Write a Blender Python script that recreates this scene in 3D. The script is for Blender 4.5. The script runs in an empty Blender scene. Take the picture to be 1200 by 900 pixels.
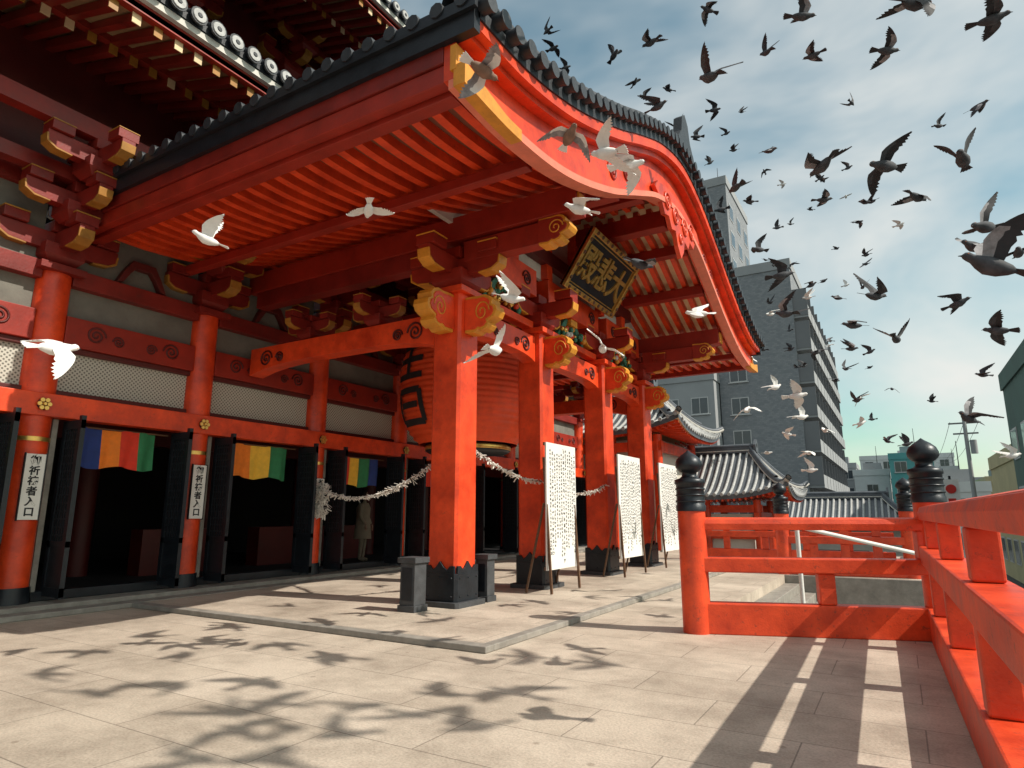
import bpy, math, random
from mathutils import Vector, Matrix, Quaternion
R=random.Random(7)
sc=bpy.context.scene
# ------------------------------------------------ materials
def nn(nt,t,**k):
    n=nt.nodes.new(t)
    for a,b in k.items(): setattr(n,a,b)
    return n
def mat(name,c,rough=.6,var=.15,scale=3.0,bump=.0,bscale=30.0,metal=0.0,c2=None,spec=.5,dirt=0.0,stretch=None):
    m=bpy.data.materials.new(name); m.use_nodes=True; nt=m.node_tree; b=nt.nodes["Principled BSDF"]; L=nt.links.new
    tc=nn(nt,"ShaderNodeTexCoord"); mp=nn(nt,"ShaderNodeMapping"); L(tc.outputs["Object"],mp.inputs[0])
    if stretch: mp.inputs["Scale"].default_value=stretch
    n=nn(nt,"ShaderNodeTexNoise"); n.inputs["Scale"].default_value=scale; n.inputs["Detail"].default_value=4; n.inputs["Roughness"].default_value=.65
    L(mp.outputs[0],n.inputs["Vector"])
    rp=nn(nt,"ShaderNodeValToRGB"); rp.color_ramp.elements[0].position=.3; rp.color_ramp.elements[1].position=.7
    lo=[max(0,x*(1-var)) for x in c]+[1]; hi=[min(1,x*(1+var)) for x in (c2 or c)]+[1]
    rp.color_ramp.elements[0].color=lo; rp.color_ramp.elements[1].color=hi
    L(n.outputs[0],rp.inputs[0]); out=rp.outputs[0]
    if dirt>0:
        n2=nn(nt,"ShaderNodeTexNoise"); n2.inputs["Scale"].default_value=scale*5; n2.inputs["Detail"].default_value=5; n2.inputs["Roughness"].default_value=.8
        L(tc.outputs["Object"],n2.inputs["Vector"])
        r2=nn(nt,"ShaderNodeValToRGB"); r2.color_ramp.elements[0].position=.58; r2.color_ramp.elements[1].position=.72
        L(n2.outputs[0],r2.inputs[0])
        mu=nn(nt,"ShaderNodeMath",operation="MULTIPLY"); mu.inputs[1].default_value=dirt; L(r2.outputs[0],mu.inputs[0])
        mx=nn(nt,"ShaderNodeMixRGB"); mx.inputs[2].default_value=(.07,.04,.03,1)
        L(mu.outputs[0],mx.inputs[0]); L(out,mx.inputs[1]); out=mx.outputs[0]
    L(out,b.inputs["Base Color"])
    b.inputs["Metallic"].default_value=metal; b.inputs["Specular IOR Level"].default_value=spec
    rr=nn(nt,"ShaderNodeMapRange"); rr.inputs[3].default_value=max(.05,rough-.12); rr.inputs[4].default_value=min(1,rough+.15)
    L(n.outputs[0],rr.inputs[0]); L(rr.outputs[0],b.inputs["Roughness"])
    if bump>0:
        n3=nn(nt,"ShaderNodeTexNoise"); n3.inputs["Scale"].default_value=bscale; n3.inputs["Detail"].default_value=3
        L(mp.outputs[0],n3.inputs["Vector"])
        bp=nn(nt,"ShaderNodeBump"); bp.inputs["Strength"].default_value=bump; bp.inputs["Distance"].default_value=.01
        L(n3.outputs[0],bp.inputs["Height"]); L(bp.outputs[0],b.inputs["Normal"])
    return m
RED=mat("red_lacquer",(.60,.040,.008),.40,.22,2.2,.2,30,dirt=.45,c2=(.74,.066,.012))
REDS=mat("red_soffit_shaded",(.29,.017,.006),.5,.25,2.2,.2,30,dirt=.4)  # darker copy of the lacquer, porch roof shade put into the colour
REDH=mat("red_hall_shaded",(.19,.011,.006),.5,.3,2.0,.2,30,dirt=.5)  # deeper red copy, shade of hall and main eaves painted in
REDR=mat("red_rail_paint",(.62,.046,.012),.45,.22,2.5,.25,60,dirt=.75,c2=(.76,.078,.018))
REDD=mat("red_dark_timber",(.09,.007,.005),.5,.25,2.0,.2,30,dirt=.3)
CREAM=mat("cream_board",(.72,.54,.32),.7,.15,2.5); CREAMD=mat("shaded_cream_board",(.30,.19,.10),.75,.25,2.5)  # second cream is a darkened copy, painting in the shade under main eaves
CREAMS=mat("soffit_board",(.20,.07,.035),.7,.25,2.5)  # near half of porch soffit coloured darker to stand for shade
PINK=mat("lit_board_edge",(.74,.20,.12),.5,.15,4,dirt=.2)  # paler red paints the lit highlight along the lower board lip
PLAST=mat("plaster",(.6,.57,.5),.85,.12,1.5,.2,40); PLASTD=mat("shaded_plaster",(.17,.16,.135),.85,.25,1.5,.2,40,dirt=.3)  # second plaster is darkened in colour for the shade on the hall wall
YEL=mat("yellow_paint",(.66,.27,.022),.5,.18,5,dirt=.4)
YELD=mat("shaded_yellow_paint",(.34,.15,.02),.5,.25,5,dirt=.4)  # dimmer copy of the yellow, shade painted into it for hall brackets
GOLD=mat("gold_fitting",(.8,.5,.14),.32,.2,12,metal=.85)
BLK=mat("black_iron",(.016,.020,.026),.38,.3,6,.2,30,metal=.3)
TILE=mat("roof_tile_dark",(.022,.026,.032),.5,.35,4,.4,20)
TILEG=mat("roof_tile_grey",(.09,.10,.115),.5,.3,3,.4,20)
TILEL=mat("roof_tile_end",(.40,.40,.39),.6,.3,12)
MORT=mat("white_mortar",(.62,.6,.55),.8,.1,8)
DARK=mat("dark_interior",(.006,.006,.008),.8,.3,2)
STONE=mat("grey_stone",(.26,.24,.21),.75,.25,5,.5,60,dirt=.3)
STONED=mat("dark_stone",(.05,.052,.056),.6,.3,8,.4,60)
PAPER=mat("white_board",(.74,.72,.68),.7,.06,3,dirt=.1)
INK=mat("ink",(.02,.02,.022),.7,.1)
INKR=mat("red_ink",(.6,.03,.02),.7,.1)
WOOD=mat("brown_wood",(.12,.06,.03),.55,.3,6,.3,40,stretch=(1,1,6))
LANT=mat("lantern_paper",(.85,.085,.02),.55,.15,3,.2,30)
GRN=mat("green_carving",(.03,.16,.10),.5,.3,10)
CB=mat("curtain_blue",(.02,.045,.20),.8,.15,8); CO=mat("curtain_orange",(.85,.22,.02),.8,.12,8); CR=mat("curtain_red",(.68,.04,.015),.8,.12,8)
CY=mat("curtain_yellow",(.85,.50,.05),.8,.12,8); CG=mat("curtain_green",(.03,.20,.08),.8,.15,8)
PAPERK=mat("folded_paper",(.74,.70,.64),.8,.1,20)
CONC=mat("tower_grey",(.17,.175,.185),.85,.1,.35); CONCL=mat("tower_light",(.30,.31,.32),.85,.1,.4)
WHT=mat("building_white",(.58,.6,.6),.8,.1,.3); TEAL=mat("building_teal",(.10,.36,.36),.7,.1,.4)
GREENB=mat("building_green",(.08,.14,.12),.7,.2,.5); YELB=mat("building_cream",(.5,.44,.26),.8,.12,.6)
GLS=mat("window_glass",(.03,.04,.05),.12,.3,1.5,spec=.8); FRM=mat("window_frame",(.5,.5,.5),.5,.05)
PG=mat("pigeon_grey",(.055,.058,.066),.8,.5,14); PGD=mat("pigeon_dark",(.028,.028,.032),.8,.3,10); PGL=mat("pigeon_light",(.26,.25,.26),.8,.4,14)
PW=mat("pigeon_white",(.75,.74,.72),.8,.08,14); PBR=mat("pigeon_brown",(.22,.13,.09),.8,.3,14)
SKIN=mat("skin",(.35,.2,.14),.6,.05); COAT=mat("coat",(.30,.25,.18),.85,.1,8); HAIR=mat("hair",(.015,.012,.01),.6,.2)
ASPH=mat("asphalt",(.07,.07,.072),.9,.25,.5,.3,30)

def brickgrey():
    m=mat("tower_brick",(.2,.2,.2),.85,.1,.35); nt=m.node_tree; b=nt.nodes["Principled BSDF"]
    tc=nn(nt,"ShaderNodeTexCoord"); sx=nn(nt,"ShaderNodeSeparateXYZ"); nt.links.new(tc.outputs["Object"],sx.inputs[0])
    ad=nn(nt,"ShaderNodeMath",operation="ADD"); nt.links.new(sx.outputs[0],ad.inputs[0]); nt.links.new(sx.outputs[1],ad.inputs[1])
    cb=nn(nt,"ShaderNodeCombineXYZ"); nt.links.new(ad.outputs[0],cb.inputs[0]); nt.links.new(sx.outputs[2],cb.inputs[1])
    br=nn(nt,"ShaderNodeTexBrick"); br.inputs["Scale"].default_value=1; br.inputs["Brick Width"].default_value=.3; br.inputs["Row Height"].default_value=.15
    br.inputs["Mortar Size"].default_value=.012
    br.inputs["Color1"].default_value=(.185,.20,.22,1); br.inputs["Color2"].default_value=(.255,.265,.28,1); br.inputs["Mortar"].default_value=(.19,.20,.21,1)
    nt.links.new(cb.outputs[0],br.inputs["Vector"]); nt.links.new(br.outputs[0],b.inputs["Base Color"]); return m
BRK=brickgrey()
def paving():
    m=bpy.data.materials.new("stone_paving"); m.use_nodes=True; nt=m.node_tree; b=nt.nodes["Principled BSDF"]; L=nt.links.new
    tc=nn(nt,"ShaderNodeTexCoord")
    br=nn(nt,"ShaderNodeTexBrick"); br.inputs["Scale"].default_value=1; br.inputs["Brick Width"].default_value=1.25; br.inputs["Row Height"].default_value=.62
    br.inputs["Mortar Size"].default_value=.005; br.inputs["Mortar Smooth"].default_value=.3
    br.inputs["Color1"].default_value=(.50,.43,.355,1); br.inputs["Color2"].default_value=(.57,.495,.415,1); br.inputs["Mortar"].default_value=(.27,.23,.19,1)
    L(tc.outputs["Object"],br.inputs["Vector"])
    n=nn(nt,"ShaderNodeTexNoise"); n.inputs["Scale"].default_value=.9; n.inputs["Detail"].default_value=7; n.inputs["Roughness"].default_value=.72; L(tc.outputs["Object"],n.inputs["Vector"])
    rp=nn(nt,"ShaderNodeValToRGB"); rp.color_ramp.elements[0].position=.33; rp.color_ramp.elements[0].color=(.62,.59,.56,1); rp.color_ramp.elements[1].position=.58; rp.color_ramp.elements[1].color=(1.06,1.04,1.01,1)
    L(n.outputs[0],rp.inputs[0])
    mx=nn(nt,"ShaderNodeMixRGB",blend_type="MULTIPLY"); mx.inputs[0].default_value=1; L(br.outputs[0],mx.inputs[1]); L(rp.outputs[0],mx.inputs[2])
    n2=nn(nt,"ShaderNodeTexNoise"); n2.inputs["Scale"].default_value=60; n2.inputs["Detail"].default_value=4; L(tc.outputs["Object"],n2.inputs["Vector"])
    r2=nn(nt,"ShaderNodeValToRGB"); r2.color_ramp.elements[0].position=.3; r2.color_ramp.elements[0].color=(.7,.7,.7,1); r2.color_ramp.elements[1].position=.6
    L(n2.outputs[0],r2.inputs[0])
    m2=nn(nt,"ShaderNodeMixRGB",blend_type="MULTIPLY"); m2.inputs[0].default_value=.8; L(mx.outputs[0],m2.inputs[1]); L(r2.outputs[0],m2.inputs[2])
    vo=nn(nt,"ShaderNodeTexVoronoi"); vo.inputs["Scale"].default_value=2.2; L(tc.outputs["Object"],vo.inputs["Vector"])
    r3=nn(nt,"ShaderNodeValToRGB"); r3.color_ramp.elements[0].position=.035; r3.color_ramp.elements[0].color=(.55,.52,.5,1); r3.color_ramp.elements[1].position=.06; L(vo.outputs["Distance"],r3.inputs[0])
    m3=nn(nt,"ShaderNodeMixRGB",blend_type="MULTIPLY"); m3.inputs[0].default_value=.7; L(m2.outputs[0],m3.inputs[1]); L(r3.outputs[0],m3.inputs[2])
    L(m3.outputs[0],b.inputs["Base Color"]); b.inputs["Roughness"].default_value=.72
    bp=nn(nt,"ShaderNodeBump"); bp.inputs["Strength"].default_value=.25; bp.inputs["Distance"].default_value=.01
    L(n2.outputs[0],bp.inputs["Height"]); L(bp.outputs[0],b.inputs["Normal"]); return m
PAVE=paving()
def lattice():
    m=mat("white_lattice",(.5,.5,.46),.7,.1,2); nt=m.node_tree; b=nt.nodes["Principled BSDF"]
    tc=nn(nt,"ShaderNodeTexCoord"); mp=nn(nt,"ShaderNodeMapping"); mp.inputs["Rotation"].default_value=(math.radians(45),0,0)
    nt.links.new(tc.outputs["Object"],mp.inputs[0])
    ck=nn(nt,"ShaderNodeTexVoronoi"); ck.inputs["Scale"].default_value=22; ck.inputs["Randomness"].default_value=0
    nt.links.new(mp.outputs[0],ck.inputs["Vector"])
    rp=nn(nt,"ShaderNodeValToRGB"); rp.color_ramp.elements[0].position=.2; rp.color_ramp.elements[0].color=(.13,.12,.10,1); rp.color_ramp.elements[1].position=.4; rp.color_ramp.elements[1].color=(.52,.50,.43,1)
    nt.links.new(ck.outputs["Distance"],rp.inputs[0]); nt.links.new(rp.outputs[0],b.inputs["Base Color"]); return m
LATT=lattice()

# ------------------------------------------------ builder
class B:
    def __init__(s): s.v=[];s.f=[];s.m=[];s.s=[];s.ms=[]
    def mi(s,m):
        if m not in s.ms: s.ms.append(m)
        return s.ms.index(m)
    def add(s,vs,fs,m,smooth=False):
        o=len(s.v); s.v+= [tuple(x) for x in vs]; k=s.mi(m)
        for f in fs: s.f.append([o+i for i in f]); s.m.append(k); s.s.append(smooth)
    def box(s,x0,x1,y0,y1,z0,z1,m):
        s.add([(x0,y0,z0),(x1,y0,z0),(x1,y1,z0),(x0,y1,z0),(x0,y0,z1),(x1,y0,z1),(x1,y1,z1),(x0,y1,z1)],
         [(0,3,2,1),(4,5,6,7),(0,1,5,4),(1,2,6,5),(2,3,7,6),(3,0,4,7)],m)
    def beam(s,p0,p1,w,h,m,up=(0,0,1)):
        p0=Vector(p0);p1=Vector(p1);d=(p1-p0).normalized();u=Vector(up);r=d.cross(u).normalized();u=r.cross(d).normalized()
        vs=[]
        for p in (p0,p1):
            for a,b in ((-1,-1),(1,-1),(1,1),(-1,1)): vs.append(p+r*a*w/2+u*b*h/2)
        s.add(vs,[(0,1,2,3),(7,6,5,4),(0,4,5,1),(1,5,6,2),(2,6,7,3),(3,7,4,0)],m)
    def cyl(s,p0,p1,r0,r1,n,m,caps=True):
        p0=Vector(p0);p1=Vector(p1);d=(p1-p0).normalized();a=d.orthogonal().normalized();b=d.cross(a)
        c=[(math.cos(2*math.pi*i/n),math.sin(2*math.pi*i/n)) for i in range(n)]
        r=[p0+(a*x+b*y)*r0 for x,y in c]+[p1+(a*x+b*y)*r1 for x,y in c]
        s.add(r,[(i,(i+1)%n,n+(i+1)%n,n+i) for i in range(n)],m,True)
        if caps:
            s.add(r[:n],[tuple(range(n-1,-1,-1))],m); s.add(r[n:],[tuple(range(n))],m)
    def lathe(s,c,prof,n,m):
        c=Vector(c);vs=[]
        for r,z in prof:
            for i in range(n):
                t=2*math.pi*i/n; vs.append(c+Vector((r*math.cos(t),r*math.sin(t),z)))
        fs=[(k*n+i,k*n+(i+1)%n,(k+1)*n+(i+1)%n,(k+1)*n+i) for k in range(len(prof)-1) for i in range(n)]
        s.add(vs,fs,m,True)
    def prism(s,pts,f3,a0,a1,m):
        n=len(pts); vs=[f3(p[0],p[1],a0) for p in pts]+[f3(p[0],p[1],a1) for p in pts]
        s.add(vs,[tuple(range(n-1,-1,-1)),tuple(range(n,2*n))]+[(i,(i+1)%n,n+(i+1)%n,n+i) for i in range(n)],m)
    def ribY(s,ys,x0,x1,lo,hi,m,smooth=False):
        vs=[]
        for y in ys:
            l=lo(y);h=hi(y); vs+=[(x0,y,l),(x1,y,l),(x1,y,h),(x0,y,h)]
        fs=[]
        for k in range(len(ys)-1):
            a=4*k;b=a+4
            for i in range(4): fs.append((a+i,b+i,b+(i+1)%4,a+(i+1)%4))
        e=4*(len(ys)-1); fs+=[(0,1,2,3),(e+3,e+2,e+1,e)]
        s.add(vs,fs,m,smooth)
    def tube(s,pts,r,n,m,closed=False):
        pts=[Vector(p) for p in pts]; vs=[]
        K=len(pts)
        prev=None
        for i,p in enumerate(pts):
            d=(pts[min(i+1,K-1)]-pts[max(i-1,0)]).normalized()
            a=d.cross(Vector((0,0,1)))
            if a.length<.05: a=prev if prev else d.orthogonal()
            a=a.normalized(); 
            if prev and a.dot(prev)<0: a=-a
            prev=a; b=d.cross(a); rr=r(i/(K-1)) if callable(r) else r
            for j in range(n):
                t=2*math.pi*j/n; vs.append(p+(a*math.cos(t)+b*math.sin(t))*rr)
        fs=[(k*n+i,k*n+(i+1)%n,(k+1)*n+(i+1)%n,(k+1)*n+i) for k in range(K-1) for i in range(n)]
        s.add(vs,fs,m,True)
    def obj(s,name,parent=None,bevel=0):
        me=bpy.data.meshes.new(name); me.from_pydata(s.v,[],s.f)
        for m in s.ms: me.materials.append(m)
        me.polygons.foreach_set("material_index",s.m); me.polygons.foreach_set("use_smooth",s.s); me.update()
        ob=bpy.data.objects.new(name,me); sc.collection.objects.link(ob)
        if parent: ob.parent=parent
        if bevel:
            md=ob.modifiers.new("bevel","BEVEL"); md.width=bevel; md.segments=2; md.limit_method="ANGLE"; md.angle_limit=math.radians(50)
        return ob
def empty(name,loc=(0,0,0)):
    e=bpy.data.objects.new(name,None); e.location=loc; sc.collection.objects.link(e); return e
def text(body,name,parent,M,size,m,ext=.006,align="CENTER",sp=1.0,off=0.0):
    c=bpy.data.curves.new(name,"FONT"); c.body=body; c.size=size; c.extrude=ext; c.align_x=align; c.align_y="CENTER"; c.space_line=sp; c.offset=off
    c.materials.append(m); o=bpy.data.objects.new(name,c); sc.collection.objects.link(o); o.matrix_world=M; 
    if parent: o.parent=parent
    return o
def lin(a,b,n): return [a+(b-a)*i/(n-1) for i in range(n)]
def interp(tab):
    xs=[t[0] for t in tab]; ys=[t[1] for t in tab]; n=len(xs)
    dl=[(ys[i+1]-ys[i])/(xs[i+1]-xs[i]) for i in range(n-1)]
    sl=[0]+[(dl[i-1]+dl[i])/2 for i in range(1,n-1)]+[dl[-1]]
    def f(x):
        x=min(max(x,xs[0]),xs[-1])
        for i in range(n-1):
            if x<=xs[i+1]: break
        h=xs[i+1]-xs[i];t=(x-xs[i])/h
        return (2*t**3-3*t*t+1)*ys[i]+(t**3-2*t*t+t)*h*sl[i]+(-2*t**3+3*t*t)*ys[i+1]+(t**3-t*t)*h*sl[i+1]
    return f

# ------------------------------------------------ ground
g=B(); g.box(-900,900,-900,900,-4,-3,ASPH); g.obj("ground")
t=B()
t.box(-30,.42,-12,8.2,-2.99,0,PAVE); t.box(-30,-2.3,8.2,15.6,-2.99,0,PAVE); t.box(-30,.42,15.6,24,-2.99,0,PAVE)
terr=t.obj("stone_terrace")
p=B(); p.box(-10.0,-3.62,5.55,17.9,.0,.06,PAVE)
for (x0,x1,y0,y1) in ((-10.0,-3.5,5.4,5.55),(-3.62,-3.5,5.55,17.9),(-10,-3.5,17.9,18.05)):
    p.box(x0,x1,y0,y1,.002,.064,STONE)
p.obj("porch_pavement",bevel=.008)
st=B()
for i in range(17):
    st.box(-2.3+.3*i,-2.3+.3*(i+1),8.35,15.45,-3.0,-.17*(i+1),STONE)
for y in (8.2,15.45): st.prism([(-2.3,-3),(-2.3,0),(.42,0),(3.0,-2.2),(3.0,-3)],lambda a,b,c:(a,c,b),y+.01,y+.14,STONE)
st.obj("stone_stairs",bevel=.01)

# ------------------------------------------------ railings
def giboshi(b,x,y,z0,ztop,r,mr,rr):
    b.cyl((x,y,z0),(x,y,ztop),r,r,24,mr,True)
    z=ztop
    prof=[(r+.012,z-.0),(r+.014,z+.06),(r+.004,z+.07),(r+.002,z+.30),(r+.016,z+.31),(r+.016,z+.36),(r*.75,z+.375),(r*.55,z+.40),(r*.55,z+.44),(r*.72,z+.455),
          (r*.97,z+.50),(r*1.0,z+.545),(r*.86,z+.60),(r*.55,z+.645),(r*.2,z+.68),(.002,z+.705)]
    b.lathe((x,y,0),prof,24,BLK)
    for k in range(3): b.lathe((x,y,0),[(r+.004,z+.10+.07*k),(r+.014,z+.105+.07*k),(r+.014,z+.118+.07*k),(r+.004,z+.123+.07*k)],24,BLK)
def rail(name,p0,p1,zt,posts,struts,w=.15,plinth=.33,mid=(.66,.82),top=.14,th=.14,upper=None):
    e=empty(name); b=B(); a=Vector((*p0,0)); c=Vector((*p1,0)); d=(c-a).normalized()
    def seg(z0,z1,wd,s0=0,s1=1,m=REDR):
        q0=a.lerp(c,s0);q1=a.lerp(c,s1); zz=Vector((0,0,(z0+z1)/2)); b.beam(q0+zz,q1+zz,wd,z1-z0,m)
    seg(.0,plinth,w+.05); seg(mid[0],mid[1],w+.07)
    L=(c-a).length; h=.085/L
    for s in struts: seg(plinth+.002,mid[0]-.002,w,s-h,s+h)
    for s in (struts if upper is None else upper): seg(mid[1]+.002,zt-th-.002,w*.9,s-h,s+h)
    b.obj("rail_body",e,.014)
    b=B()
    pr=[(-.5,-.5),(.5,-.5),(.55,0),(.42,.38),(0,.5),(-.42,.38),(-.55,0)]
    r=d.cross(Vector((0,0,1)))
    vs=[]
    for q in (a,c):
        for (i,j) in pr: vs.append(q+r*i*top+Vector((0,0,zt-th/2+j*th)))
    n=len(pr); b.add(vs,[(i,(i+1)%n,n+(i+1)%n,n+i) for i in range(n)]+[tuple(range(n)),tuple(range(2*n-1,n-1,-1))],REDR)
    b.obj("top_rail",e,.006)
    b=B()
    for (x,y,z) in posts: giboshi(b,x,y,0,z,.155,REDR,0)
    b.obj("posts",e)
    return e
rail("wooden_railing",(-2.1,7.55),(.26,8.4),1.26,[(-2.08,7.56,1.33),(.28,8.42,1.42)],[.56],upper=[.97])
e=rail("wooden_railing.001",(.25,8.3),(.48,-1.6),1.385,[],[.06,.23,.42,.6,.78],w=.16,plinth=.33,mid=(.78,.96),top=.17,th=.15)
rail("wooden_railing.002",(-2.3,15.7),(.12,15.95),1.2,[(-2.3,15.7,1.3),(.12,15.95,1.35)],[.25,.5,.75])
rail("wooden_railing.003",(.12,15.95),(.3,23.8),1.2,[(.3,23.8,1.3)],[.2,.4,.6,.8])
rail("wooden_railing.004",(-5.4,19.4),(-.2,19.6),1.0,[(-5.4,19.4,1.1)],[.2,.4,.6,.8])
b=B(); b.cyl((-1.3,10.2,1.12),(.5,11.9,.62),.03,.03,10,PAPER); b.cyl((-1.3,10.2,1.12),(-1.3,10.2,-.3),.03,.03,10,PAPER); b.cyl((.5,11.9,.62),(.5,11.9,-1.8),.03,.03,10,PAPER); b.obj("stair_handrail")

# ------------------------------------------------ temple hall
hall=empty("temple_hall")
YC=11.75; XG=-3.35; XW=-10.3
LO=interp([(0,7.12),(1.3,6.9),(2.5,6.42),(3.6,5.95),(5.2,5.47),(6.4,5.34),(7.4,5.38)])
TO=interp([(0,8.3),(1.3,8.08),(2.5,7.62),(3.6,7.12),(5.2,6.5),(6.4,6.2),(7.4,6.12)])
lo=lambda y:LO(abs(y-YC)); to=lambda y:TO(abs(y-YC))
fr=lambda q:(lambda y:lo(y)+q*(to(y)-lo(y)))
YS=lin(YC-7.35,YC+7.35,97)
b=B() # gable boards
b.ribY(YS,XG+.02,XG+.22,lambda y:lo(y)-.07,lambda y:lo(y)+.03,PINK)
b.ribY(YS,XG-.04,XG+.10,lambda y:lo(y)+.033,fr(.58),RED)
b.ribY(YS,XG-.04,XG+.24,fr(.583),fr(.66),RED)
b.ribY(YS,XG-.04,XG+.34,fr(.663),fr(.80),RED)
b.obj("barge_board",hall)
b=B()
for sgn in (-1,1):
    ys=lin(YC+sgn*6.3,YC+sgn*7.38,14)
    b.ribY(ys,XG+.10,XG+.235,lambda y:lo(y)-.085,lambda y:lo(y)+.045+.13*max(0,abs(y-YC)-6.6),YEL)
    b.ribY(lin(YC+sgn*7.25,YC+sgn*7.385,4),XG+.06,XG+.13,lambda y:lo(y)+.1,fr(.5),YEL)
    b.ribY(lin(YC+sgn*6.75,YC+sgn*6.85,4),XG+.06,XG+.12,lambda y:lo(y)+.05,fr(.22),YEL)
b.obj("barge_tip_fittings",hall)
b=B() # roof slab + tiles
b.ribY(YS,XW-1.5,XG+.36,fr(.803),fr(.97),TILE)
b.obj("porch_roof_slab",hall)
b=B()
x=XW-1
while x<XG+.2:
    b.tube([(x,y,to(y)+.02) for y in lin(YC-7.4,YC+7.4,60)],.085,6,TILE); x+=.3
b.tube([(XG+.30,y,to(y)+.10) for y in YS],.10,8,TILE); b.tube([(XG+.02,y,to(y)+.16) for y in YS],.12,8,TILE)
y=YC-7.3; arc=[]
while y<YC+7.35:
    dz=(to(y+.05)-to(y-.05))/.1; arc.append(y); y+=.27/math.sqrt(1+dz*dz)
for y in arc:
    z=to(y)-.02
    b.cyl((XG-.1,y,z),(XG+.47,y,z),.085,.085,10,TILE); b.cyl((XG+.471,y,z),(XG+.49,y,z),.095,.095,12,TILE)
    b.lathe((XG+.2,y,to(y)+.20),[(.085,-.1),(.085,0),(.05,.06),(.0,.085)],8,TILE)
for sgn in (-1,1):
    ye=YC+sgn*7.42
    b.box(XW,XG+.36,min(ye,ye-sgn*.1),max(ye,ye-sgn*.1),5.80,6.05,BLK)
    b.box(XW,XG+.4,min(ye,ye+sgn*.05),max(ye,ye+sgn*.05),6.0,6.13,BLK)
    x=XW
    while x<XG+.3:
        b.cyl((x,ye-sgn*.2,6.13),(x,ye+sgn*.07,6.12),.08,.08,8,TILE); x+=.3
b.box(-9.6,XG+.2,YC-.16,YC+.16,8.25,8.62,TILE); b.cyl((-9.6,YC,8.68),(XG+.35,YC,8.68),.13,.13,12,TILE)
b.prism([(-.45,-.2),(-.55,.1),(-.3,.35),(-.2,.7),(0,.85),(.2,.7),(.3,.35),(.55,.1),(.45,-.2)],lambda u,v,a:(a,YC+u,8.35+v),XG+.25,XG+.42,TILE)
b.obj("porch_roof_tiles",hall)
b=B()
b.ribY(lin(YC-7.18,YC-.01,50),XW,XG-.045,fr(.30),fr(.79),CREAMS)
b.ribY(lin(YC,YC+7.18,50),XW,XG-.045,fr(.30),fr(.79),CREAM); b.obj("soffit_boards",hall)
b=B(); x=XG-.2
while x>XW+.05:
    for sgn in (-1,1):
        b.ribY(lin(YC+sgn*.2,YC+sgn*7.0,26),x-.055,x+.055,fr(.15),fr(.297),RED)
    x-=.28
b.obj("rafters",hall)
b=B()
for sgn in (-1,1):
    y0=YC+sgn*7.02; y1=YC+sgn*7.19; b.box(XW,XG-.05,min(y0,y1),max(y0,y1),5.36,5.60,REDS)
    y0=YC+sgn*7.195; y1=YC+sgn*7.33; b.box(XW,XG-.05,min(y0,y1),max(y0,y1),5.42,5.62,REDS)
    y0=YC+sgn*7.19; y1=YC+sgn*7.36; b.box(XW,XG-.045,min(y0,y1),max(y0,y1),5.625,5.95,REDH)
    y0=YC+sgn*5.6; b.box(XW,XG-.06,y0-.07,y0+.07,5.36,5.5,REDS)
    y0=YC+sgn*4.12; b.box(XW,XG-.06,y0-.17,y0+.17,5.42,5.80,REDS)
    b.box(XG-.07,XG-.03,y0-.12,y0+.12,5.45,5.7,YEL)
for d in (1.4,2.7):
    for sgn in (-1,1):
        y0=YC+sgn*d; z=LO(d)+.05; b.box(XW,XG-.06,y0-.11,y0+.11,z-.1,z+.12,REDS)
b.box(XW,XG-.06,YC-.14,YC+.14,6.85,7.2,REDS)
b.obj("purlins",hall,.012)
# ---- porch columns
CY_=[7.62,10.15,13.03,15.65]; CX=-5.52
def cloud(b,ox,oy,oz,dirx,diry,L,H,w,my,mr):
    pr=[(0,0),(.30,-.02),(.42,.06),(.52,.02),(.66,.06),(.74,.16),(.70,.26),(.80,.30),(.93,.36),(1.0,.5),(.96,.64),(.84,.70),(.86,.82),(.78,.93),(.62,1.0),(.4,.98),(.2,1.0),(0,1.0)]
    px,py=-diry,dirx
    f=lambda u,v,a:(ox+dirx*u*L+px*a,oy+diry*u*L+py*a,oz+v*H)
    b.prism(pr,f,-w/2,w/2,my)
    cen=(.40,.5)
    pi=[(cen[0]+(u-cen[0])*.84 if u>.05 else u,cen[1]+(v-cen[1])*.84) for u,v in pr]
    b.prism(pi,f,-w/2-.015,w/2+.015,mr)
    for sd in (-1,1):
        pts=[]
        for i in range(26):
            th=i*.42; r=.30-.27*i/25
            pts.append(f(.55+r*math.cos(th)*.8,.52+r*math.sin(th),sd*(w/2+.018)))
        b.tube(pts,.012,5,my)
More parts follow.
